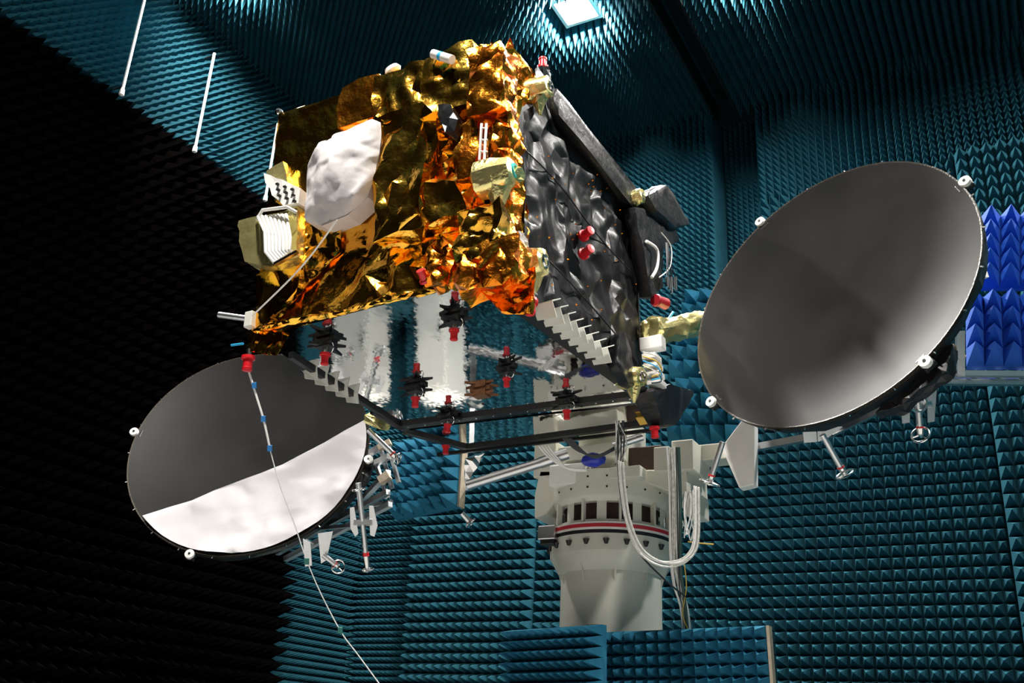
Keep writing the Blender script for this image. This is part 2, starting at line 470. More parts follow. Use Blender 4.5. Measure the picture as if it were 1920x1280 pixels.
# ceiling with rail slot and lamp openings
RX0, RX1 = -0.283 * D, -0.258 * D
def ceil_at(x, y):
    d = ray(x, y); P = C0 + d * ((ZC - .30 - C0.z) / d.z); P.z = ZC; return P
LAMPS = [ceil_at(1080, 30), ceil_at(440, -55), ceil_at(1395, -60), Vector((2.0, 5.2, ZC)), Vector((-3.0, 1.0, ZC)), Vector((3.2, 10.2, ZC))]
ceiling = tag(MB().box(((XL + RX0) / 2 - .2, (YB + D) / 2, ZC + .15), (RX0 - XL + .4, D - YB, .3))
              .box(((RX1 + XR) / 2, (YB + D) / 2, ZC + .15), (XR - RX1, D - YB, .3))
              .box(((RX0 + RX1) / 2, (YB + D) / 2, ZC + .55), (RX1 - RX0, D - YB, .1)).build('ceiling', 'foam'), kind='structure')
def ceil_skip(P):
    if RX0 - .02 < P.x < RX1 + .02: return True
    for q in LAMPS:
        if abs(P.x - q.x) < .36 and abs(P.y - q.y) < .36: return True
    return False
sp = grid_spots(Vector((XL, 4.5, ZC)), VX, VY, -VZ, 4.2 - XL, D - 4.5, 0.125, 0.42, 0.03, ceil_skip)
place_pyramids(sp, ceiling, 'foam', 'f')
MB().bar((RX0 - .02, 2, ZC - .18), (RX0 - .02, D, ZC - .18), .03, .40).build('rail_cheek', 'slot', ceiling)
MB().bar((RX1 + .02, 2, ZC - .18), (RX1 + .02, D, ZC - .18), .03, .40).build('rail_cheek', 'slot', ceiling)
rail = MB().bar((.5 * (RX0 + RX1), 2, ZC + .25), (.5 * (RX0 + RX1), D - .02, ZC + .25), .16, .3).bar((.5 * (RX0 + RX1), 2, ZC + .08), (.5 * (RX0 + RX1), D - .02, ZC + .08), .26, .04)
rail.build('crane_rail', 'slot', ceiling)

def ceiling_lamp(P, k):
    root = empty('ceiling_lamp', P)
    tag(root, ['square floodlight glowing in the pyramid ceiling', 'floodlight in the ceiling above the black foam wall',
               'floodlight in the ceiling beyond the crane rail', 'floodlight in the ceiling to the right of the satellite',
               'floodlight in the ceiling ahead of the gold foil front', 'floodlight in the ceiling above the vivid blue panels'][k], 'lamp', 'ceiling floodlights')
    MB().box(P + Vector((0, 0, -.08)), (.62, .62, .16)).build('housing', 'white', root, bevel=.01)
    MB().box(P + Vector((0, 0, -.17)), (.46, .46, .03)).build('diffuser', 'lamp', root)
    f = MB()
    for s in (-1, 1):
        f.box(P + Vector((s * .27, 0, -.17)), (.05, .60, .05)); f.box(P + Vector((0, s * .27, -.17)), (.49, .05, .05))
    f.build('frame', 'white', root)
    l = bpy.data.lights.new('lamp_light', 'AREA'); l.shape = 'SQUARE'; l.size = .46; l.energy = LAMP_POWER * [3.2, 1.1, 1.4, 1.8, 3.2, 1.8][k]
    l.color = (1.0, 0.96, 0.90)
    lo = bpy.data.objects.new('lamp_light', l); col.objects.link(lo); lo.parent = root; lo.location = (0, 0, -.20)
for k, P in enumerate(LAMPS): ceiling_lamp(P, k)

# ------------------------------------------------------------------ satellite frame
SA = Vector((0.9992, 0.0003, 0.0411)).normalized()
SBv = Vector((-0.0014, 0.9996, 0.0264)); SBv = (SBv - SA * SBv.dot(SA)).normalized()
SU = SA.cross(SBv)
SO = C0 + ray(905, 522).normalized() * 6.2
SMX = Matrix((SA, SBv, SU)).transposed().to_4x4(); SMX.translation = SO
SMI = SMX.inverted()
AX = {'x': SA, 'y': SBv, 'z': SU}; AI = {'x': 0, 'y': 1, 'z': 2}
def sl(x, y, axis, val):
    """pixel -> satellite coordinates on the plane axis=val"""
    return SMI @ on_plane(x, y, SO + AX[axis] * val, AX[axis])
sat = empty('satellite', mtx=SMX)
tag(sat, 'large boxy satellite wrapped in crumpled gold and black foil, mirror tiles underneath', 'satellite')
def sb(mb, name, m, parent=None, smooth=False, bevel=0.0):
    if parent is None: return mb.build(name, m, sat, local=True, smooth=smooth, bevel=bevel)
    return mb.build(name, m, parent, local=True, smooth=smooth, bevel=bevel)   # children of parts: parts sit at identity

# body
sb(MB().box((-.95, 1.35, .92), (1.8, 2.5, 1.74)).box((-.95, 1.75, 1.9), (1.8, 1.75, .28)), 'bus_body', 'black')
# ---- gold front blanket
V3 = Vector
def fr_sp(x, z):
    if x < -1.0 and z > 0.95: return .24
    if x > -.38: return .075
    if z > 1.38: return .085
    if z > 1.0 and x > -.8: return .11
    if z < .16: return .12
    if x > -.62 and z < .55: return .13
    return .20
def fr_am(x, z):
    if x < -1.0 and z > 0.95: return .012
    if x > -.38: return .040
    if z > 1.38: return .042
    if z > 1.0 and x > -.8: return .045
    return .038
poly = [(-1.87, -.02), (0, 0), (.02, .9), (.03, 1.80), (-.42, 1.84), (-.98, 1.80), (-1.84, 1.83), (-1.86, .9)]
front = sb(refine(crumple(poly, lambda u, v, h: (u, -h, v), fr_sp, fr_am, 21, .35, aniso=(.75, 1.5)), 2, .010, 6, 1, 0, 3), 'gold_front_blanket', 'gold', smooth=True)
# gold that wraps round the corner onto the black side
poly = [(-.01, 0), (.56, -.02), (.60, .5), (.42, 1.0), (.44, 1.55), (.62, 1.72), (.66, 2.0), (.25, 2.02), (.2, 1.84), (-.01, 1.80)]
sb(refine(crumple(poly, lambda u, v, h: (.05 + h, u, v), .09, .04, 22, .4, aniso=(.8, 1.4)), 2, .008, 8, 2, 0, 3), 'gold_side_blanket', 'amber', smooth=True)
# rolled gold hem along the lower edge
a, b = sl(478, 618, 'y', -.03), sl(885, 527, 'y', -.03)
pts = [a.lerp(b, k / 9) + V3((0, rnd.uniform(-.008, .008), rnd.uniform(-.008, .008))) for k in range(10)]
sb(wrap(MB().tube(pts, .022, 7), .006, 0, 3), 'gold_hem', 'gold')
# foil-wrapped units that stand proud of the front
def fbox(x0, y0, x1, y1, dep, m='gold', amp=.02, base=0.0, cuts=2, seed=1, name='foil_wrapped_unit'):
    a = sl(x0, y0, 'y', -dep); b = sl(x1, y1, 'y', -dep)
    w, h = abs(b.x - a.x), abs(a.z - b.z)
    mb = MB().box(((a.x + b.x) / 2, -dep / 2 + base, (a.z + b.z) / 2), (w, dep, h))
    return sb(refine(wrap(mb, amp, cuts, seed), 1, amp * .5, 8, seed, 0, 3), name, m, smooth=True)
fbox(880, 98, 938, 200, .22, 'amber', .022, seed=3, cuts=3)
fbox(795, 108, 880, 190, .17, 'gold', .022, seed=4, cuts=3)
fbox(705, 148, 795, 205, .14, 'gold', .02, seed=5, cuts=3)
fbox(640, 165, 705, 215, .10, 'amber', .016, seed=6, cuts=2)
fbox(715, 225, 790, 425, .14, 'gold', .03, seed=7, cuts=3)
fbox(858, 232, 893, 330, .16, 'amber', .02, seed=8, cuts=2)
fbox(915, 225, 955, 330, .16, 'amber', .02, seed=9, cuts=3)
fbox(860, 400, 935, 470, .20, 'gold', .03, seed=10, cuts=3)
fbox(800, 345, 870, 400, .12, 'gold', .03, seed=11, cuts=2)
fbox(800, 462, 850, 520, .16, 'amber', .028, seed=12, cuts=3)
fbox(858, 470, 965, 520, .20, 'amber', .028, seed=13, cuts=3)
# foil hanging at the two lower corners
def fpoly(pix, yv, m, sp=.06, am=.02, seed=1, name='gold_flap'):
    P = [sl(x, y, 'y', yv) for x, y in pix]
    return sb(refine(crumple([(p.x, p.z) for p in P], lambda u, v, h: (u, yv - h, v), sp, am, seed, .3), 1, .006, 9, seed), name, m, smooth=True)
fpoly([(880, 525), (1005, 500), (1000, 590), (945, 588), (915, 560)], -.04, 'amber', .06, .03, 31)
fpoly([(462, 640), (478, 612), (545, 625), (520, 668), (470, 660)], .0, 'gold', .06, .015, 32)
fpoly([(490, 615), (560, 540), (575, 420), (640, 410), (640, 470), (520, 600)], -.03, 'gold', .07, .03, 33)
# ---- white cover on the antenna unit
pixp = [(713, 232), (698, 226), (660, 242), (628, 262), (605, 270), (597, 292), (581, 312), (578, 345), (576, 380), (575, 415), (603, 422), (650, 402), (688, 368), (703, 322), (714, 268)]
P = [sl(x, y, 'y', -.16) for x, y in pixp]
pc = [(p.x, p.z) for p in P]
sb(refine(crumple(pc, lambda u, v, h: (u, -.16 - h, v), .10, .016, 41, .2, .13), 2, .012, 3.2, 41, 3), 'white_cover', 'white_cloth', smooth=True)
sb(MB().prism([(u, -.15, v) for u, v in pc], (0, .15, 0)), 'cover_skirt', 'white_cloth')
a, b = sl(607, 270, 'y', -.2), sl(628, 262, 'y', -.2)
sb(MB().bar(a, b, .02, .03), 'cover_strap', 'black')
# thin white line tied from the cover to the lower corner
sb(MB().tube([sl(632, 412, 'y', -.34), sl(590, 470, 'y', -.30), sl(545, 522, 'y', -.24), sl(473, 592, 'y', -.12)], .006, 6), 'tie_line', 'cable_white')
# ---- left feed units
def pod_box(pix, yv, dep, m, amp, seed, name, cuts=2):
    P = [sl(x, y, 'y', yv) for x, y in pix]
    mb = MB().prism(P, (0, dep, 0)); return sb(refine(wrap(mb, amp, cuts, seed), 1, amp, 8, seed, 0), name, m, smooth=True)
pod_box([(448, 415), (520, 400), (556, 392), (556, 480), (512, 497), (460, 490)], -.10, .28, 'pale', .012, 51, 'pale_foil_box')
pod_box([(505, 322), (530, 305), (540, 350), (520, 375)], -.06, .22, 'pale', .012, 52, 'pale_foil_box', 1)
# white feed block with slots
P = [sl(x, y, 'y', -.14) for x, y in [(494, 325), (508, 330), (530, 338), (563, 352), (560, 380), (530, 385), (512, 365), (498, 342)]]
fb = sb(wrap(MB().prism(P, (0, .12, 0)), .006, 1, 53), 'slotted_feed_block', 'white')
for k in range(9):
    q = sl(520 + (k % 3) * 14 + (k // 3) * 2, 345 + (k // 3) * 11 + (k % 3) * 5, 'y', -.152)
    sb(MB().box(q, (.022, .02, .012)), 'feed_slot', 'black', fb)
# row of bent white pipes
for k in range(8):
    dx, dz = k * 7.5, k * 1.5; yv = -.22 + k * .008
    pts = [sl(482 + dx * .95, 412 + dz - k * 2.5, 'y', yv + .1), sl(484 + dx, 406 + dz - k * 2, 'y', yv), sl(497 + dx * .9, 435 + dz, 'y', yv - .02),
           sl(498 + dx * .85, 472 - dz * .4, 'y', yv - .02), sl(514 + dx * .62, 492 - k * 3.0, 'y', yv)]
    sb(MB().tube(pts, .0125, 7, smooth=False), 'bent_pipe', 'white', smooth=True)
sb(MB().tube([sl(484, 408, 'y', -.22), sl(492, 394, 'y', -.22), sl(538, 388, 'y', -.22), sl(556, 398, 'y', -.16)], .013, 8, False), 'bent_pipe', 'white', smooth=True)
sb(MB().bar(sl(515, 496, 'y', -.22), sl(558, 472, 'y', -.2), .03, .02), 'pipe_tray', 'steel')
# ---- small fittings on the front
sb(MB().ball(sl(523, 210, 'y', 0), .032, 8), 'corner_target', 'steel')
q = sl(737, 132, 'y', -.1); sb(MB().lathe([(.0001, .03), (.05, .028), (.065, .0), (.05, -.02), (.0001, -.02)], q, V3((-.3, -.5, .8)), 20), 'white_dome', 'white', smooth=True)
a, b = sl(812, 101, 'y', -.22), sl(848, 112, 'y', -.22)
tb = sb(MB().cyl(a, b, .032, n=14), 'white_canister', 'white', smooth=True)
sb(MB().cyl(a.lerp(b, .36), a.lerp(b, .50), .033, n=14), 'blue_band', 'cyan', tb, smooth=True)
P = [sl(x, y, 'y', -.22) for x, y in [(818, 196), (845, 198), (856, 225), (852, 245), (834, 246), (818, 218)]]
sb(wrap(MB().prism(P, (0, .16, 0)), .012, 2, 55), 'black_wrapped_sensor', 'black_foil')
for dx in (0, 9):
    sb(MB().cyl(sl(903 + dx, 232, 'y', -.26), sl(899 + dx, 300, 'y', -.26), .009, n=8), 'white_rod', 'white', smooth=True)
for y in (240, 262, 284):
    sb(MB().cyl(sl(900, y, 'y', -.26), sl(914, y, 'y', -.26), .005, n=6), 'rod_rung', 'white')
q = sl(879, 519, 'y', -.1)
cb = sb(MB().box(q, (.085, .085, .085), (V3((.8, .6, 0)), V3((-.6, .8, 0)), VZ)), 'target_cube', 'white', bevel=.008)
for d in (V3((-.6, .8, 0)) * -.044, V3((.8, .6, 0)) * .044):
    sb(MB().box(q + d, (.022 if abs(d.x) < .03 else .012, .022, .046)), 'cube_slot', 'black', cb)
sb(MB().bar(sl(900, 505, 'y', -.24), sl(944, 443, 'y', -.18), .035, .02), 'gold_strut', 'gold')
q = sl(799, 528, 'y', -.15); 
def cap_mb(P, ax, s=1.0):
    return MB().lathe([(.0001, 0), (.036 * s, 0), (.036 * s, .016 * s), (.026 * s, .02 * s), (.024 * s, .062 * s), (.028 * s, .066 * s), (.026 * s, .078 * s), (.0001, .08 * s)], P, Vector(ax), 18)
sb(cap_mb(q, (0, -.8, .6), 1.1), 'red_cap', 'red', smooth=True)
# left corner fittings
sb(MB().cyl(sl(410, 590, 'y', -.02), sl(462, 597, 'y', .05), .022, n=14), 'grey_tube', 'alu', smooth=True)
sb(MB().box(sl(470, 600, 'y', -.03), (.07, .06, .12)), 'corner_block', 'fin', bevel=.006)
sb(MB().cyl(sl(434, 647, 'y', 0), sl(456, 644, 'y', 0), .009, n=8), 'cyan_stick', 'cyan')
sb(MB().cyl(sl(466, 655, 'y', 0), sl(466, 672, 'y', 0), .02, n=10), 'cap_stem', 'steel')
sb(cap_mb(sl(466, 668, 'y', 0), (0, 0, -1), 1.35), 'red_cap', 'red', smooth=True)
# ---- black side
poly = [(.48, -.02), (2.66, -.02), (2.66, 1.95), (2.60, 2.05), (1.02, 2.06), (.46, 1.52)]
sb(refine(crumple(poly, lambda u, v, h: (.06 + h, u, v), lambda u, v: .17 if v < 1.6 else .24, lambda u, v: .034, 61, .2, aniso=(.65, 1.9)), 2, .005, 5, 5, 0, 2), 'black_side_blanket', 'black_foil', smooth=True)
# padded roll along its upper edge
a, b = sl(1030, 190, 'x', .08), sl(1186, 380, 'x', .08)
mb = MB().prism([a + V3((.0, -.05, .10)), b + V3((.0, .1, .08)), b + V3((.0, -.02, -.16)), a + V3((.0, -.02, -.14))], (.07, 0, 0))
sb(refine(wrap(mb, .012, 2, 62), 1, .01, 6, 62), 'black_edge_roll', 'black_matte_foil', smooth=True)
def seam(pix, xv=.095, r=.006):
    sb(MB().tube([sl(x, y, 'x', xv) for x, y in pix], r, 6), 'blanket_seam', 'black', smooth=True)
seam([(972, 270), (1015, 310), (1060, 360), (1100, 415), (1150, 475), (1195, 520)])
seam([(1010, 470), (1060, 520), (1110, 575), (1165, 640), (1200, 690)])
seam([(1190, 420), (1196, 520), (1200, 660)], .10)
rv = MB(); rr = random.Random(9)
for k in range(70):
    q = sl(rr.uniform(985, 1195), rr.uniform(290, 690), 'x', .098)
    if .5 < q.y < 2.6 and .05 < q.z < 1.9: rv.cyl(q, q + V3((.012, 0, 0)), .007, .002, 6)
o = sb(rv, 'foil_tacks', 'amber'); o['kind'] = 'stuff'
# thrusters in pale foil
def thruster(x, y, xv, s=1.0, tail=True, end='steel', seed=1, aim=(1, .05, .05)):
    p = sl(x, y, 'x', xv); d = V3(aim).normalized()
    mb = MB().cyl(p - d * .12 * s, p + d * .09 * s, .105 * s, .085 * s, 7)
    t = sb(refine(wrap(mb, .012 * s, 1, seed), 1, .006, 10, seed), 'pale_foil_thruster', 'pale', smooth=True)
    if tail:
        w = wrap(MB().cyl(p + V3((0, 0, -.03 * s)), p + V3((-.01, .02, -.22 * s)), .085 * s, .012, 6), .008, 1, seed + 1)
        sb(w, 'foil_tail', 'pale', t)
    sb(MB().ring(p + d * .095 * s, d, .036 * s, .010 * s, 18, 6), 'nozzle_ring', end, t, smooth=True)
    sb(MB().cyl(p + d * .06 * s, p + d * .09 * s, .042 * s, n=14), 'nozzle', 'black' if end == 'steel' else end, t)
    return t
thruster(1012, 168, .12, .95, True, 'steel', 71)
thruster(935, 330, .20, 1.2, True, 'teal', 73)
sb(wrap(MB().cyl(sl(950, 330, 'x', .22), sl(974, 328, 'x', .34), .075, .045, 7), .008, 1, 74), 'thruster_snout', 'pale')
thruster(994, 497, .14, 1.15, True, 'steel', 75)
thruster(1190, 372, .16, .85, False, 'steel', 77)
thruster(1187, 706, .16, .95, True, 'steel', 79, (1, -.2, -.2))
# top corner fitting with red cap
p = sl(1018, 140, 'x', .05)
sb(wrap(MB().cyl(p + V3((0, 0, -.06)), p + V3((0, 0, .06)), .065, .05, 7), .012, 1, 81), 'corner_fitting', 'steel')
sb(cap_mb(p + V3((0, 0, .055)), (0, 0, 1), 1.25), 'red_cap', 'red', smooth=True)
# lower corner fitting with red cap
p = sl(995, 548, 'x', .14)
f_ = MB()
for s in (-1, 1): f_.bar(p + V3((0, s * .05, .06)), p + V3((0, -s * .05, -.05)), .014, .014)
f_.box(p, (.05, .10, .012)).cyl(p + V3((0, 0, -.08)), p, .022, n=10)
sb(f_, 'corner_bracket', 'steel')
sb(cap_mb(p + V3((0, 0, -.06)), (.1, -.35, -1), 1.4), 'red_cap', 'red', smooth=True)
for y in (443, 477):
    p = sl(1092, y, 'x', .09)
    sb(cap_mb(p, (1, -.5, .1), 1.35), 'red_cap', 'red', smooth=True)
P = [sl(x, y, 'x', .12) for x, y in [(948, 440), (975, 432), (990, 448), (992, 465), (972, 468)]]
sb(crumple([(p.y, p.z) for p in P], lambda u, v, h: (.12 + h, u, v), .05, .012, 83), 'white_patch', 'white_cloth')
# black flap and bracket at the far upper corner
P = [sl(x, y, 'x', .12) for x, y in [(1188, 372), (1225, 352), (1270, 425), (1240, 432), (1200, 400)]]
sb(refine(wrap(MB().prism(P, (.14, 0, 0)), .012, 2, 84), 1, .012, 7, 84), 'black_flap', 'black_matte_foil', smooth=True)
sb(MB().cyl(sl(1200, 362, 'x', .22), sl(1228, 352, 'x', .22), .008, n=8), 'flap_rod', 'alu')
P = [sl(x, y, 'x', .10) for x, y in [(1168, 395), (1235, 400), (1258, 455), (1225, 470), (1222, 540), (1210, 560), (1200, 560), (1185, 480)]]
sb(refine(wrap(MB().prism(P, (.10, 0, 0)), .014, 2, 85), 1, .012, 7, 85), 'black_corner_cover', 'black_matte_foil', smooth=True)
hn = sb(MB().tube([sl(1212, 452, 'x', .24), sl(1232, 468, 'x', .26), sl(1232, 500, 'x', .26), sl(1222, 520, 'x', .24)], .014, 8), 'white_harness', 'cable_white', smooth=True)
for k in range(5):
    x = 1250 + k * 4
    sb(MB().tube([sl(1248 + k, 455, 'x', .26), sl(1250 + k * 2, 490, 'x', .27), sl(x, 520 + (k % 2) * 8, 'x', .27)], .005, 5), 'hanging_wire', 'cable_black')
    sb(MB().cyl(sl(x, 520 + (k % 2) * 8, 'x', .27), sl(x + 1, 538 + (k % 3) * 6, 'x', .27), .014, n=8), 'wire_connector', 'steel')
sb(MB().tube([sl(1240, 436, 'x', .25), sl(1258, 462, 'x', .27), sl(1256, 500, 'x', .27), sl(1236, 520, 'x', .25)], .006, 6), 'hanging_wire', 'cable_white')
# red canister and the foil hinge that carries the right dish
p, q = sl(1228, 562, 'x', .22), sl(1268, 577, 'x', .3)
sb(MB().lathe([(.0001, 0), (.05, 0), (.058, .02), (.046, .05), (.05, .12), (.052, .17), (.03, .19), (.0001, .19)], p, q - p, 18), 'red_canister', 'dred', smooth=True)
sb(MB().cyl(sl(1252, 600, 'x', .25), sl(1262, 585, 'x', .28), .012, n=8), 'cyan_clip', 'cyan')
P0_, P1_ = sl(1218, 622, 'x', .18), SMI @ (C0 + ray(1322, 606) * 9.25)
sb(refine(wrap(MB().cyl(P0_, P0_.lerp(P1_, .55), .13, .10, 9), .018, 2, 86), 1, .008, 10, 86), 'foil_hinge', 'pale', smooth=True)
sb(refine(wrap(MB().cyl(P0_.lerp(P1_, .5), P1_, .10, .12, 9), .018, 2, 87), 1, .008, 10, 87), 'foil_boom', 'pale', smooth=True)
sb(MB().box(P0_ + V3((.02, 0, -.12)), (.2, .12, .12)), 'hinge_plate', 'white', bevel=.01)
# ---- mirrored underside
z0 = 0.0
Q = [sl(x, y, 'z', z0) for x, y in [(480, 634), (903, 523), (1212, 750), (747, 797)]]
def flat(poly, th): return MB().prism(poly, (0, 0, th))
sb(flat(Q, .02), 'mirror_panel', 'mirror')
Q2 = [sl(x, y, 'z', z0) for x, y in [(768, 806), (1216, 756), (1232, 790), (868, 838)]]
sb(flat(Q2, .02), 'mirror_panel', 'mirror')
def rail_(p, q, w, name='edge_bar', zz=-.012, m='black'):
    a, b = sl(*p, 'z', zz), sl(*q, 'z', zz); return sb(MB().bar(a, b, w, .03), name, m)
rail_((545, 668), (752, 800), .045)
rail_((745, 800), (1215, 740), .10)
rail_((905, 526), (1222, 758), .10)
rail_((760, 810), (880, 842), .07)
rail_((865, 842), (1235, 792), .06)
rail_((820, 852), (1225, 806), .035, zz=-.03)
rail_((1190, 735), (1240, 800), .12)
rail_((700, 772), (760, 805), .07)
st = MB()
for k in range(14):
    p = sl(765 + k * 32, 799 - k * 4.1, 'z', -.028); st.cyl(p, p + V3((0, 0, -.012)), .01, n=6)
o = sb(st, 'edge_studs', 'steel'); o['kind'] = 'stuff'
# sawtooth fins along both edges
for k in range(8):
    p = sl(987 + k * 15.6, 592 + k * 11.9, 'z', -.01); p.x = .10
    f_ = sb(MB().prism([p + V3((-.05, -.035, .045)), p + V3((.10, -.035, .055)), p + V3((.115, .0, -.055)), p + V3((-.03, .0, -.05))], (0, .008, 0)), 'radiator_fin', 'fin')
    sb(MB().prism([p + V3((.10, -.03, .055)), p + V3((-.05, -.03, .045)), p + V3((-.05, .06, .085)), p + V3((.12, .06, .10))], (0, 0, .008)), 'fin_plate', 'fin', f_)
for k in range(5):
    p = sl(572 + k * 19.5, 700 + k * 11.2, 'z', -.03)
    f_ = sb(MB().prism([p + V3((-.02, 0, .03)), p + V3((.09, .02, .03)), p + V3((.10, .03, -.06)), p + V3((.0, .0, -.04))], (0, .012, 0)), 'radiator_fin', 'fin')
    sb(MB().prism([p + V3((-.02, 0, .0)), p + V3((-.05, .0, .03)), p + V3((-.03, .05, .0))], (0, 0, .012)), 'fin_tip', 'steel', f_)
# feed brackets hanging under the mirror
def feed(x, y, s=1.0, m='black', seed=1, cap=True):
    r = random.Random(seed); p = sl(x, y, 'z', 0)
    b = MB().box(p + V3((0, 0, -.035 * s)), (.11 * s, .09 * s, .05 * s)).box(p + V3((0, 0, -.01)), (.17 * s, .06 * s, .02))
    for k in range(5):
        t = 2 * math.pi * k / 5 + r.uniform(0, 1); d = V3((math.cos(t), math.sin(t), 0)); e = V3((-d.y, d.x, 0))
        c = p + V3((0, 0, -.03 * s))
        b.prism([c + e * .035 * s, c - e * .035 * s, c + d * .13 * s + V3((0, 0, r.uniform(-.04, .02)))], (0, 0, -.018 * s))
    o = sb(b, 'feed_bracket', m)
    if cap:
        sb(MB().cyl(p + V3((0, 0, -.12 * s)), p + V3((0, 0, -.05 * s)), .019 * s, n=10), 'feed_stem', 'steel', o)
        sb(cap_mb(p + V3((0, 0, -.095 * s)), (0, 0, -1), .95 * s), 'red_cap', 'red', o, smooth=True)
        sb(MB().ring(p + V3((.05 * s, -.02, -.07 * s)), V3((.3, 1, .2)), .032 * s, .004, 16, 5), 'wire_loop', 'steel', o)
    return o
feed(852, 592, 1.05, seed=1); feed(612, 636, 1.15, seed=2); feed(780, 722, 1.1, seed=3); feed(950, 688, .95, seed=4)
feed(903, 730, 1.1, 'copper', 5, False); feed(840, 776, 1.0, seed=6); feed(1062, 748, 1.05, seed=7)
p = sl(836, 835, 'z', -.06); sb(cap_mb(p, (0, 0, -1), 1.1), 'red_cap', 'red', smooth=True)
# black foil shroud and cap at the far lower corner
P = [sl(x, y, 'x', .1) for x, y in [(1190, 738), (1225, 726), (1275, 738), (1240, 800), (1215, 800)]]
sb(refine(wrap(MB().prism(P, (.14, 0, 0)), .012, 2, 88), 1, .012, 7, 88), 'black_corner_shroud', 'black_matte_foil', smooth=True)
p = sl(1227, 800, 'x', .16)
sb(cap_mb(p, (0, 0, -1), 1.2), 'red_cap', 'red', smooth=True)
P = [sl(x, y, 'x', .1) for x, y in [(1145, 628), (1160, 628), (1172, 690), (1205, 740), (1160, 720), (1142, 690)]]
sb(refine(wrap(MB().prism(P, (.07, 0, 0)), .01, 2, 89), 1, .012, 7, 89), 'black_fold', 'black_foil', smooth=True)
sb(MB().prism([sl(x, y, 'z', -.03) for x, y in [(1192, 784), (1212, 782), (1220, 794), (1200, 797)]], (0, 0, .01)), 'yellow_tag', 'yellow')
# white harness plates near the far corner
for k in range(4):
    sb(MB().box(sl(1222 + k * 3, 672 + k * 16, 'x', .22), (.12, .16, .05)), 'harness_plate', 'white', bevel=.006)
for k in range(4):
    sb(MB().tube([sl(1205, 660 + k * 8, 'x', .2), sl(1232, 668 + k * 10, 'x', .3), sl(1240, 690 + k * 8, 'x', .3), sl(1222, 700 + k * 6, 'x', .25)], .006, 6), 'harness_wire', ['cable_white', 'yellow', 'cyan', 'steel'][k])

# ------------------------------------------------------------------ dishes
def dish(name, C, n, label, skirt_dir):
    C = C0 + Vector(C); n = Vector(n).normalized()
    root = empty(name, C); tag(root, label, 'reflector', 'deployed reflector dishes')
    R = 1.25
    prof = [(0.0001, -.16)] + [(R * t / 14, -.16 + .16 * (t / 14) ** 2) for t in range(1, 15)]
    MB().lathe(prof, C, n, 96).build('reflector_face', 'dish', root, smooth=True)
    MB().lathe([(R, 0), (R + .012, .004), (R + .014, -.03), (R + .002, -.035)], C, n, 96).build('rim', 'dish_edge', root, smooth=True)
    mb = MB().lathe([(R + .006, -.03), (R - .02, -.14), (R - .25, -.26), (.0001, -.30)], C, n, 48)
    wrap(mb, .012, 0, 5).build('back_blanket', 'black_foil', root)
    return root, C, n, R
ND_R = (-.3301, -.9075, .2596); ND_L = (.4091, -.8647, .2915)
dR, CR, nR, RR = dish('reflector_dish', (-1.2827, 7.4294, 3.55), ND_R, 'plain dark grey reflector dish on the black foil side, reaching over the blue panels', None)
dL, CL, nL, RL = dish('reflector_dish', (-7.2619, 7.4827, 2.8137), ND_L, 'dark grey reflector dish half covered by a white sheet', None)
def lug(root, C, n, x, y):
    P = on_plane(x, y, C, n)
    r = (P - C).normalized(); t = n.cross(r)
    Q = C + r * 1.27
    o = MB().box(Q - n * .03, (.12, .10, .05), (r, t, n)).build('mount_lug', 'black_foil', root, bevel=.01)
    MB().cyl(Q + r * .02 - n * .01, Q + r * .02 + n * .025, .046, n=18).build('lug_disc', 'white', root, smooth=True)
    MB().cyl(Q + r * .02 + n * .024, Q + r * .02 + n * .032, .012, n=10).build('lug_bolt', 'black', root)
for q in ((1797, 352), (1415, 405), (1347, 742), (1755, 693)): lug(dR, CR, nR, *q)
for q in ((272, 813), (367, 1020), (690, 862)): lug(dL, CL, nL, *q)
# studs along the rims
for root, C, n in ((dR, CR, nR), (dL, CL, nL)):
    u, v, _ = frame_of(n)
    for k in range(22):
        t = 2 * math.pi * (k + .3) / 22; d = u * math.cos(t) + v * math.sin(t)
        MB().cyl(C + d * 1.262 - n * .012, C + d * 1.285 - n * .012, .007, n=6).build('rim_stud', 'steel', root)
# white sheet over the lower part of the left dish
def sheet_on(root, C, n, pa, pb, seed):
    u, v, _ = frame_of(n)
    A = on_plane(*pa, C, n) - C; B = on_plane(*pb, C, n) - C
    a = Vector((A.dot(u), A.dot(v))); b = Vector((B.dot(u), B.dot(v)))
    ta, tb = math.atan2(a.y, a.x), math.atan2(b.y, b.x)
    low = on_plane(440, 1020, C, n) - C; tl = math.atan2(low.dot(v), low.dot(u))
    def norm(t, base):
        while t < base: t += 2 * math.pi
        return t
    if norm(tl, ta) > norm(tb, ta): ta, tb = tb, ta
    tb = norm(tb, ta)
    poly = [(1.235 * math.cos(ta + (tb - ta) * k / 30), 1.235 * math.sin(ta + (tb - ta) * k / 30)) for k in range(31)]
    s0 = Vector(poly[-1]); s1 = Vector(poly[0])
    rr = random.Random(3)
    for k in range(1, 10):
        q = s0.lerp(s1, k / 10); m = (s1 - s0).normalized(); m = Vector((-m.y, m.x))
        q = q + m * rr.uniform(-.012, .012) ; poly.append((q.x, q.y))
    def f3(x, y, h):
        r2 = x * x + y * y
        fold = .022 * math.sin((x * 2.3 - y * 3.1) * 3 + noise.noise(Vector((x * 1.6, y * 1.6, 2))) * 5)
        return C + u * x + v * y + n * (-.16 + .16 * r2 / 1.5625 + .032 + max(-.012, h * .35 + fold * .7))
    refine(crumple(poly, f3, .22, .018, seed), 2, .002, 4, 3, 4).build('white_sheet', 'white_foil', root, smooth=True)
sheet_on(dL, CL, nL, (268, 968), (685, 790), 11)
def trio(px_pts, depth): return [px(x, y, depth if not isinstance(depth, (list, tuple)) else depth[i]) for i, (x, y) in enumerate(px_pts)]
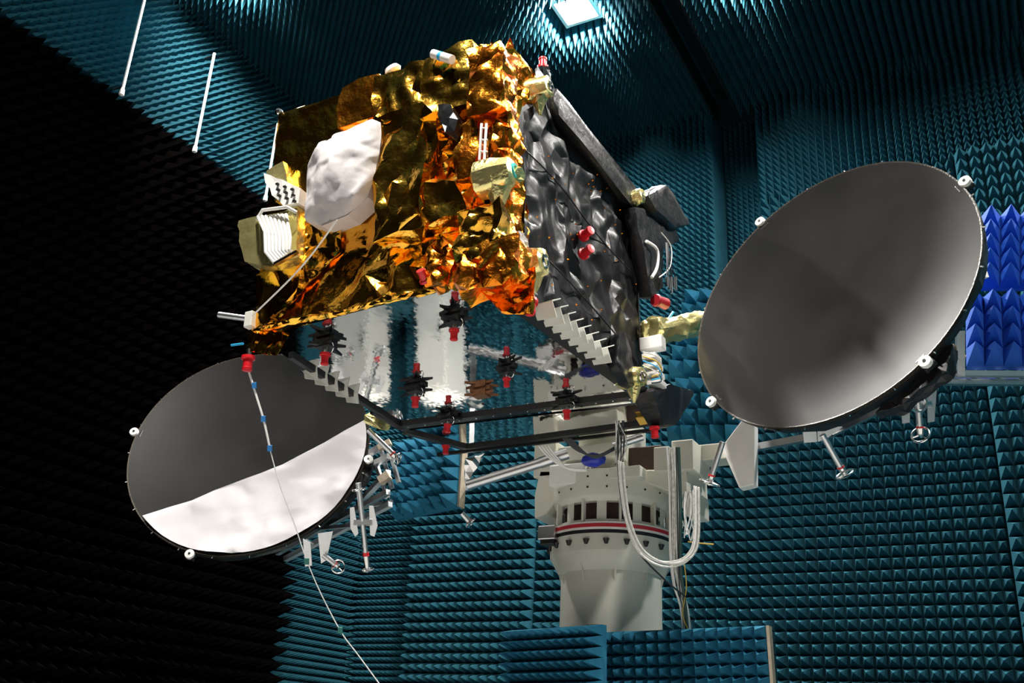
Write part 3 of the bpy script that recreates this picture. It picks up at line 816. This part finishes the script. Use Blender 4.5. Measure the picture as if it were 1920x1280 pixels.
# black foil arms behind the dishes
def back_arm(root, C, n, pix, seed):
    P = [on_plane(x, y, C - n * .10, n) for x, y in pix]
    wrap(MB().prism(P, -n * .10), .010, 2, seed).build('black_back_arm', 'black_foil', root)
back_arm(dR, CR, nR, [(1640, 772), (1700, 732), (1765, 655), (1785, 645), (1775, 695), (1725, 730), (1690, 760)], 91)
back_arm(dL, CL, nL, [(600, 965), (650, 910), (690, 850), (703, 862), (690, 895), (630, 960)], 92)
fb_ = wrap(MB().cyl(px(690, 782, 9.3), px(725, 800, 9.2), .06, .05, 7), .012, 1, 93).build('foil_hinge', 'pale', dL)

# ------------------------------------------------------------------ mast (positioner)
MBASE = px(1145, 1180, 9.0); MX, MY = MBASE.x, MBASE.y
mast = tag(empty('positioner_mast', (MX, MY, 0)), 'cream painted round positioner mast with a red striped ring under the satellite', 'mast')
def zs(yp, y0=None):
    lo, hi = 0.0, 8.0
    for _ in range(40):
        m = (lo + hi) / 2
        if project(Vector((MX, MY, m)))[1] > yp: lo = m
        else: hi = m
    return lo
def lat(prof, name, m, **k): return MB().lathe([(r, z) for r, z in prof], Vector((MX, MY, 0)), VZ, 64, hint=VX).build(name, m, mast, smooth=True, **k)
zA, zB2, zC_, zD, zE = zs(1084), zs(1052), zs(1022), zs(1000), zs(958)
lat([(.56, 0), (.56, .04), (.47, .06), (.467, zA - .02), (.467, zA), (.485, zA), (.575, zB2), (.575, zB2 + .005), (.575, zC_ - .02), (.575, zC_), (.0001, zC_)], 'mast_column', 'mast')
lat([(.55, zC_), (.580, zC_ + .004), (.580, zC_ + .03), (.55, zC_ + .032)], 'dark_seal_ring', 'black')
lat([(.55, zC_ + .03), (.585, zC_ + .032), (.585, zC_ + .052), (.57, zC_ + .054)], 'white_flange', 'white')
lat([(.57, zC_ + .05), (.592, zC_ + .052), (.592, zC_ + .082), (.57, zC_ + .084)], 'red_stripe', 'stripe')
lat([(.56, zC_ + .082), (.585, zC_ + .084), (.585, zC_ + .10), (.50, zC_ + .102)], 'white_flange', 'white')
zw0, zw1 = zC_ + .10, zC_ + .32
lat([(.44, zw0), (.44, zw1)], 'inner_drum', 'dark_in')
for k in range(10):
    t = 2 * math.pi * (k + .35) / 10; d = Vector((math.cos(t), math.sin(t), 0)); e = Vector((-d.y, d.x, 0)); c = Vector((MX, MY, (zw0 + zw1) / 2))
    MB().lathe([(.505, zw0), (.525, zw0), (.525, zw1), (.505, zw1)], Vector((MX, MY, 0)), VZ, 4, t - .085, t + .085, VX).build('window_post', 'mast', mast)
    MB().box(c + d * .54, (.05, .02, zw1 - zw0), (d, e, VZ)).build('post_rib', 'mast', mast)
lat([(.50, zw0), (.53, zw0), (.53, zw0 + .035), (.50, zw0 + .035)], 'lower_ring', 'mast')
lat([(.46, zw1 - .02), (.53, zw1 - .02), (.56, zw1 + .01), (.575, zw1 + .04), (.575, zw1 + .27), (.0001, zw1 + .27)], 'upper_drum', 'mast')
for k in range(20):                                   # bolts under the flange and screws on the drum
    t = 2 * math.pi * k / 20; d = Vector((math.cos(t), math.sin(t), 0))
    MB().cyl(Vector((MX, MY, zC_ - .10)) + d * .588, Vector((MX, MY, zC_ - .055)) + d * .588, .014, .03, 10).build('flange_bolt', 'black', mast)
    for zz in (.10, .20):
        MB().cyl(Vector((MX, MY, zw1 + zz)) + d * .57, Vector((MX, MY, zw1 + zz)) + d * .58, .010, n=8).build('drum_screw', 'black', mast)
for k in range(10):                                   # gussets on the collar
    t = 2 * math.pi * (k + .25) / 10; d = Vector((math.cos(t), math.sin(t), 0)); e = Vector((-d.y, d.x, 0))
    c = Vector((MX, MY, 0))
    MB().prism([c + d * .46 + VZ * (zA - .12) - e * .008, c + d * .56 + VZ * (zB2 + .04) - e * .008, c + d * .56 + VZ * (zC_ - .12) - e * .008, c + d * .46 + VZ * (zC_ - .12) - e * .008], e * .016).build('gusset', 'mast', mast)
zh0 = zw1 + .24; zh1 = zs(852)
# head housing; local axes of the room
def hb(x0, y0, x1, y1, dy0, dy1, name, m='mast', bev=.012, par=None):
    a = on_plane(x0, y0, Vector((0, MY + dy0, 0)), VY); b = on_plane(x1, y1, Vector((0, MY + dy0, 0)), VY)
    return MB().box(((a.x + b.x) / 2, MY + (dy0 + dy1) / 2, (a.z + b.z) / 2), (abs(b.x - a.x), dy1 - dy0, abs(a.z - b.z))).build(name, m, mast if par is None else par, bevel=bev)
P = [on_plane(x, y, Vector((0, MY - .36, 0)), VY) for x, y in [(1002, 972), (1002, 928), (1012, 882), (1240, 880), (1255, 866), (1285, 862), (1290, 950), (1275, 950), (1262, 925), (1200, 900), (1150, 897), (1060, 915), (1025, 962)]]
MB().prism(P, (0, .62, 0)).build('head_housing', 'mast', mast, bevel=.012)
hb(1030, 872, 1095, 905, -.56, -.40, 'head_cover', 'white'); hb(1096, 880, 1200, 893, -.54, -.38, 'head_rail', 'mast')
hb(1002, 830, 1040, 892, -.36, .1, 'cheek_block'); hb(1046, 838, 1160, 854, -.44, .2, 'adapter_drum')
hb(1225, 838, 1255, 882, -.42, -.05, 'cheek_block'); hb(1258, 826, 1300, 880, -.40, .1, 'yoke_block')
hb(1285, 925, 1312, 966, -.36, -.08, 'yoke_foot')
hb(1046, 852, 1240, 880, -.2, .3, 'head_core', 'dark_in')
P = [on_plane(x, y, Vector((0, MY - .30, 0)), VY) for x, y in [(1352, 838), (1390, 788), (1415, 795), (1415, 908), (1386, 915)]]
MB().prism(P, (0, .12, 0)).build('yoke_arm', 'white', mast, bevel=.01)
hb(1262, 838, 1392, 856, -.15, .1, 'cross_beam', 'mast')
wrap(MB().ball(px(1113, 862, 8.55), .085, 8, (1.4, 1, .7)), .006, 0, 94).build('blue_wrapped_part', 'blue_bag', mast)
hb(1008, 985, 1040, 1010, -.52, -.40, 'junction_box', 'alu'); hb(1012, 1010, 1038, 1020, -.52, -.42, 'junction_connector', 'black')
hb(1098, 1170, 1128, 1180, -.52, -.46, 'base_clip', 'black')
for a, b, r in (((876, 910), (1012, 868), .045), ((1150, 836), (1205, 818), .035), ((1012, 868), (1065, 850), .05)):
    MB().cyl(px(*a, 8.5), px(*b, 8.5), r, n=16).build('strut_tube', 'alu', mast, smooth=True)
for k in range(6):
    P = trio([(1055 + k * 3, 822), (1085 + k * 3, 846 + k), (1120, 853 + k), (1152, 838 + k)], 8.45)
    MB().tube(P, .007, 5).build('harness_loop', 'cable_black', mast, smooth=True)
for k in range(4):
    P = trio([(1010 + k * 6, 836), (1030 + k * 5, 858), (1060 + k * 2, 876 + k), (1100, 880 + k)], 8.4)
    MB().tube(P, .008, 5).build('harness_loop', 'cable_white', mast, smooth=True)
# beam that carries the satellite, behind it
ptop = SMX @ Vector((-.75, 3.0, .25))
MB().bar(Vector((MX, MY, zh0)), Vector((MX, MY, ptop.z)), .5, .5, VX).bar(Vector((MX, MY, ptop.z)), SMX @ Vector((-.75, 2.63, .35)), .5, .3).build('carrier_beam', 'mast', mast)

# ------------------------------------------------------------------ foam panels
def foam_panel(pix, depth, normal, base, height, label, m='foam_panel', wood=None, group=None, th=.05, rows=None):
    P = px(*pix[0], depth); n = Vector(normal).normalized()
    Q = [on_plane(x, y, P, n) for x, y in pix]          # bottom-left, bottom-right, top-right, top-left
    X = (Q[1] - Q[0]); X -= n * X.dot(n); w = X.length; X.normalize(); Y = n.cross(X)
    h = max((Q[3] - Q[0]).dot(Y), (Q[2] - Q[1]).dot(Y))
    root = empty('foam_panel', Q[0]); tag(root, label, 'foam panel', group)
    MB().box(Q[0] + X * w / 2 + Y * h / 2 - n * th / 2, (w, h, th), (X, Y, n)).build('backing_board', m, root)
    place_pyramids(grid_spots(Q[0] + n * .001, X, Y, n, w, h, base, height, .02), root, m, m)
    if wood:
        for s in wood:
            MB().box(Q[0] + X * (w * s + (.012 if s else -.012)) + Y * h / 2 - n * .02, (.024, h, .09), (X, Y, n)).build('plywood_edge', 'wood', root)
    return root, Q, X, Y, n, w, h
def to_floor(root, Q, X, Y, n, w, h, m='foam_panel'):
    c = Q[0] + X * w / 2; z1 = c.z
    MB().box((c.x, c.y + .03, z1 / 2), (w, .05, z1)).build('panel_stand', 'foam_panel', root)
foam_panel([(1133, 1340), (1450, 1340), (1450, 1185), (1133, 1185)], 8.1, (0, -1, 0), .098, .17, 'low blue foam pyramid screen with plywood edge in front of the mast', wood=(1,))
t_ = foam_panel([(955, 1340), (1131, 1340), (1131, 1182), (955, 1182)], 8.3, (-.2, -.97, 0), .086, .22, 'low blue foam pyramid screen turned sideways at the foot of the mast')
for q, w_ in ((1400, .22), (1050, .3)):
    P = px(q, 1335, 8.25); 
    o_ = MB().box((P.x, P.y + .05, P.z / 2 + .05), (w_, .05, P.z + .1)).build('panel_stand', 'wood', [o for o in col.objects if o.name.startswith('foam_panel') and o.type == 'EMPTY'][0 if q == 1400 else 1])
foam_panel([(1254, 829), (1390, 829), (1390, 714), (1254, 714)], 9.75, (-.12, -.97, .12), .16, .24, 'blue foam pyramid panel below the gold hinge beside the dish', group=None)
foam_panel([(1256, 706), (1400, 706), (1400, 552), (1256, 552)], 10.14, (-.12, -.97, .12), .16, .24, 'blue foam pyramid panel behind the gold foil hinge')
foam_panel([(1812, 688), (1990, 688), (1990, 560), (1812, 560)], 8.3, (.1, -.98, .12), .15, .30, 'vivid blue foam panel resting on the aluminium beam', 'foam_vivid')
foam_panel([(1836, 540), (1990, 540), (1990, 408), (1836, 408)], 8.6, (.1, -.98, .12), .15, .30, 'vivid blue foam panel topmost beside the plain grey dish', 'foam_vivid')
foam_panel([(742, 974), (860, 950), (850, 860), (740, 838)], 10.45, (-.12, -.98, .08), .132, .25, 'blue foam pyramid panel with plywood edge beside the sheeted dish', wood=(1,))

# ------------------------------------------------------------------ trusses and jacks
def handwheel(P, axis, R, root, part):
    MB().ring(P, axis, R, R * .13, 24, 8).build('handwheel', 'steel', root, smooth=True)
    u, v, a = frame_of(Vector(axis)); s = MB()
    for k in range(3):
        t = 2 * math.pi * k / 3 + .3; s.cyl(P, P + (u * math.cos(t) + v * math.sin(t)) * R, R * .09, n=6)
    s.cyl(P - a * .02, P + a * .02, R * .25, n=10)
    s.build('wheel_spokes', 'steel', root)
def jack(p, q, depth, root, R=.085, axis=None, dq=0.0):
    A, B = px(*p, depth), px(*q, depth + dq); d = (B - A).normalized()
    MB().cyl(A, B, .026, n=12).build('jack_tube', 'alu', root, smooth=True)
    MB().cyl(A.lerp(B, .80), A.lerp(B, .84), .030, n=12).build('red_collar', 'red', root)
    MB().cyl(A.lerp(B, .84), B, .034, .024, n=12).build('jack_nut', 'steel', root, smooth=True)
    handwheel(B, axis if axis is not None else d, R, root, None)
def plates(root, pix, depth, th=.012, name='clamp_plate'):
    P = trio(pix, depth); MB().prism(P, FW * th).build(name, 'alu', root)
tr = tag(empty('support_truss', px(1790, 715, 8.1)), 'aluminium profile truss with hand wheel jacks under the plain grey dish', 'truss')
for y, d in ((700, 8.0), (716, 8.05), (708, 8.45)):
    MB().bar(px(1735, y, d), px(1990, y + 2, d), .045, .045).build('truss_rail', 'alu', tr)
for x in (1775, 1815, 1860, 1905, 1950):
    MB().bar(px(x, 700, 8.0), px(x + 22, 712, 8.42), .03, .03).build('truss_brace', 'alu', tr)
MB().bar(px(1800, 620, 8.0), px(1800, 705, 8.0), .06, .06).build('truss_post', 'alu', tr)
MB().bar(px(1782, 650, 8.05), px(1806, 672, 8.05), .05, .05).build('truss_brace', 'wood', tr)
MB().bar(px(1848, 516, 7.85), px(1828, 516, 7.8), .05, .05).build('dish_stop', 'white', tr)
# carrier below the dish to the mast head
MB().bar(px(1400, 842, 8.9), px(1560, 812, 8.35), .06, .06).bar(px(1560, 812, 8.35), px(1760, 716, 8.1), .05, .05).build('truss_arm', 'alu', tr)
plates(tr, [(1690, 742), (1706, 738), (1706, 792), (1692, 794)], 8.05); plates(tr, [(1738, 728), (1757, 724), (1752, 790), (1740, 792)], 8.05)
MB().bar(px(1698, 760, 8.06), px(1746, 758, 8.06), .07, .05).build('clamp_block', 'alu', tr, bevel=.01)
MB().ring(px(1722, 756, 8.0), FW, .065, .014, 16, 6).build('clamp_ring', 'steel', tr, smooth=True)
jack((1720, 735), (1726, 815), 8.02, tr, .072, Vector((-.2, -.9, .35)))
plates(tr, [(1505, 803), (1530, 800), (1532, 828), (1508, 830)], 8.25); plates(tr, [(1532, 800), (1580, 800), (1550, 822), (1534, 828)], 8.25)
jack((1542, 815), (1584, 889), 8.25, tr, .075)
jack((1355, 828), (1330, 905), 8.45, tr, .085)
tl = tag(empty('support_truss', px(660, 960, 9.6)), 'aluminium profile truss with hand wheel jacks beside the sheeted dish', 'truss')
for (p, q, d, e) in (((520, 1036), (728, 922), 10.75, 9.75), ((535, 1048), (732, 945), 10.8, 9.85), ((672, 945), (728, 885), 10.35, 9.9), ((695, 848), (728, 830), 10.2, 9.9), ((705, 868), (730, 855), 10.2, 9.95)):
    MB().bar(px(*p, d), px(*q, e), .055, .055).build('truss_rail', 'alu', tl)
for (p, q) in (((560, 1005), (585, 1022)), ((600, 990), (660, 985)), ((660, 955), (735, 940)), ((715, 845), (735, 915)), ((728, 835), (748, 905)), ((705, 868), (722, 920))):
    MB().bar(px(*p, 10.25), px(*q, 10.0), .035, .035).build('truss_brace', 'alu', tl)
MB().bar(px(712, 902, 9.85), px(730, 890, 9.85), .08, .08).build('truss_joint', 'wood', tl); MB().bar(px(710, 840, 9.9), px(732, 828, 9.9), .06, .06).build('truss_joint', 'wood', tl)
plates(tl, [(656, 952), (664, 950), (672, 1000), (666, 1006), (657, 990)], 9.5); plates(tl, [(692, 948), (700, 948), (708, 985), (702, 1006), (694, 1003)], 9.5)
MB().bar(px(664, 980, 9.5), px(698, 980, 9.5), .06, .05).build('clamp_block', 'alu', tl)
jack((672, 905), (689, 1068), 9.5, tl, .06); handwheel(px(673, 918, 9.5), px(689, 1068, 9.5) - px(672, 905, 9.5), .06, tl, None)
plates(tl, [(596, 1000), (624, 996), (612, 1050), (602, 1056)], 9.55); plates(tl, [(568, 1010), (582, 1018), (585, 1060), (572, 1062)], 9.5)
jack((606, 1040), (634, 1062), 9.5, tl, .062, Vector((.6, -.75, -.1)))
jack((690, 805), (746, 860), 9.25, tl, .055, Vector((.9, .2, -.4)))
jack((866, 962), (882, 980), 9.1, tl, .055)
jack((716, 770), (732, 736), 9.2, tl, .06, Vector((.1, -.9, .4)))
wrap(MB().prism(trio([(872, 860), (908, 850), (890, 885), (872, 908)], 9.0), FW * .1), .01, 2, 95).build('silver_wrap', 'steel', tl)
MB().bar(px(722, 930, 9.95), px(716, 930, 10.9), .05, .05).bar(px(714, 930, 10.9), px(884, 915, 10.9), .05, .05).bar(px(882, 913, 10.9), px(884, 909, 8.57), .05, .05).build('truss_arm', 'alu', tl)

# ------------------------------------------------------------------ cables
def bundle(name, label, paths, cat='cable'):
    root = empty(name, px(*paths[0][0][-1], paths[0][1])); tag(root, label, cat)
    for pts, dep, r, m, nm in paths:
        MB().tube(trio(pts, dep), r, 6).build(nm, m, root, smooth=True)
    return root
rc = random.Random(4)
vert = [(1256, 838), (1262, 900), (1262, 1000), (1264, 1055), (1270, 1100), (1281, 1140), (1285, 1188)]
paths = []
for k in range(9):
    j = rc.uniform(-9, 9)
    paths.append(([(x + j + rc.uniform(-2, 2), y) for x, y in vert], 8.25 + rc.uniform(-.05, .05), .008, 'cable_clear' if k % 4 else 'cable_white', 'cable_strand'))
paths.append(([(1272, 838), (1276, 950), (1276, 1060), (1283, 1120), (1288, 1186)], 8.2, .014, 'cable_green', 'cable_strand'))
paths.append(([(1268, 838), (1270, 950), (1272, 1060), (1276, 1120)], 8.18, .006, 'cable_black', 'cable_strand'))
paths.append(([(1282, 1050), (1287, 1100), (1280, 1150), (1290, 1180)], 8.18, .004, 'yellow', 'cable_strand'))
bundle('cable_bundle', 'bundle of clear and green cables hanging straight down the mast side', paths)
loop = [(1164, 868), (1168, 920), (1178, 980), (1200, 1030), (1235, 1054), (1270, 1056), (1296, 1040), (1306, 1005), (1306, 915)]
paths = []
for k in range(9):
    j = rc.uniform(-5, 5); i = rc.uniform(-5, 5)
    paths.append(([(x + j, y + i) for x, y in loop], 8.05 + rc.uniform(-.04, .04), .008, 'cable_clear' if k % 3 else 'cable_white', 'cable_strand'))
for k in range(4):
    j = rc.uniform(-5, 5)
    paths.append(([(1163 + j, 868), (1168 + j, 925), (1176 + j, 975)], 8.05, .008, 'cable_black', 'cable_strand'))
paths.append(([(1172, 960), (1195, 1030), (1245, 1085), (1285, 1118)], 8.08, .008, 'cable_black', 'cable_strand'))
bundle('cable_loop', 'silvery cable loop sagging in a U across the mast ring', paths)
paths = []
for k in range(10):
    x = 1152 + k * 2.2
    paths.append(([(1158 + rc.uniform(-8, 12), 788), (x + rc.uniform(-4, 4), 830), (1160 + rc.uniform(-6, 6), 872)], 8.35, .007, 'cable_black' if k % 3 else 'cable_clear', 'cable_strand'))
bundle('cable_bundle', 'dark wire bundle dropping from the mirror edge into the mast head', paths)
paths = []
for k in range(14):
    x = 1283 + rc.uniform(0, 24)
    paths.append(([(x, 915 + rc.uniform(0, 10)), (x + rc.uniform(-8, 6), 960), (x + rc.uniform(-12, 8), 1005 + rc.uniform(-10, 12))], 8.35, .006, 'steel' if k % 2 else 'cable_white', 'cable_strand'))
paths.append(([(1290, 1015), (1312, 1018), (1338, 1020)], 8.35, .006, 'yellow', 'cable_strand'))
bundle('cable_bundle', 'tangle of thin silver wires beside the mast head', paths)
# hanging guide line with tape
gl = [(467, 698), (480, 740), (495, 790), (507, 845), (525, 910), (553, 985), (575, 1050), (603, 1115), (640, 1185), (672, 1228), (725, 1300)]
g0 = SMX @ sl(466, 680, 'y', 0); gd = (g0 - C0).dot(FW)
gp = [px(x, y, gd - .03 * k) for k, (x, y) in enumerate(gl)]
groot = tag(empty('guide_line', g0), 'thin pale guide line with blue and green tape below the gold corner', 'line')
MB().tube(gp[:4], .008, 6).build('taped_line', 'cable_white', groot, smooth=True)
MB().tube(gp[3:], .0038, 6).build('thin_line', 'cable_white', groot, smooth=True)
for (x, y, k, m) in ((477, 722, .8, 'blue_tape'), (494, 785, 1.9, 'blue_tape'), (506, 840, 2.8, 'blue_tape'), (575, 1052, 6, 'green_tape'), (638, 1181, 8, 'green_tape')):
    MB().box(px(x, y, gd - .03 * k - .005), (.03, .02, .04), (RT, FW, UP)).build('tape_flag', m, groot)
# rods standing off the left wall
for (a, b, lb) in (((273, -10), (217, 173), 'long white upright rod in front of the blue foam wall, its top out of view'), ((402, 100), (361, 280), 'white upright rod with a bulbous tip in front of the blue foam wall'), ((521, 232), (495, 372), 'thin white upright rod just beside the gold box corner')):
    T = on_plane(*a, Vector((XL + .50, 0, 0)), VX)
    lo, hi = 2.0, T.z
    for _ in range(40):
        m_ = (lo + hi) / 2
        if project(Vector((T.x, T.y, m_)))[1] > b[1]: lo = m_
        else: hi = m_
    root = tag(empty('upright_rod', (T.x, T.y, lo)), lb, 'rod', 'white rods on the foam wall')
    MB().cyl((T.x, T.y, lo), (T.x, T.y, T.z), .020, n=8).build('rod', 'white', root, smooth=True)
    MB().lathe([(.0001, -.06), (.035, -.04), (.03, .04), (.015, .08)], Vector((T.x, T.y, lo)), VZ, 12).build('rod_tip', 'white', root, smooth=True)
    MB().cyl((XL + .32, T.y, T.z - .03), (T.x, T.y, T.z - .03), .012, n=6).build('rod_bracket', 'black', root)
    MB().cyl((XL + .32, T.y, lo + .1), (T.x, T.y, lo + .1), .012, n=6).build('rod_bracket', 'black', root)
# cabinets at the foot of the back wall (they show in the mirror tiles)
def cabinet(x, y, w, h, label):
    root = tag(empty('equipment_cabinet', (x, y, 0)), label, 'cabinet')
    MB().box((x, y, h / 2), (w, .6, h)).build('cabinet_body', 'cabinet', root, bevel=.01)
    MB().box((x, y - .305, h / 2), (w * .9, .02, h * .92)).build('cabinet_door', 'cabinet', root)
    MB().box((x + w * .35, y - .33, h * .5), (.03, .03, .2)).build('door_handle', 'steel', root)
cabinet(-7.85, 12.4, .55, 2.1, 'tall cream cabinet at the foot of the back wall, mirrored under the satellite')
cabinet(-9.55, 12.6, .75, 1.7, 'shorter cream cabinet near the far left corner, mirrored under the satellite')
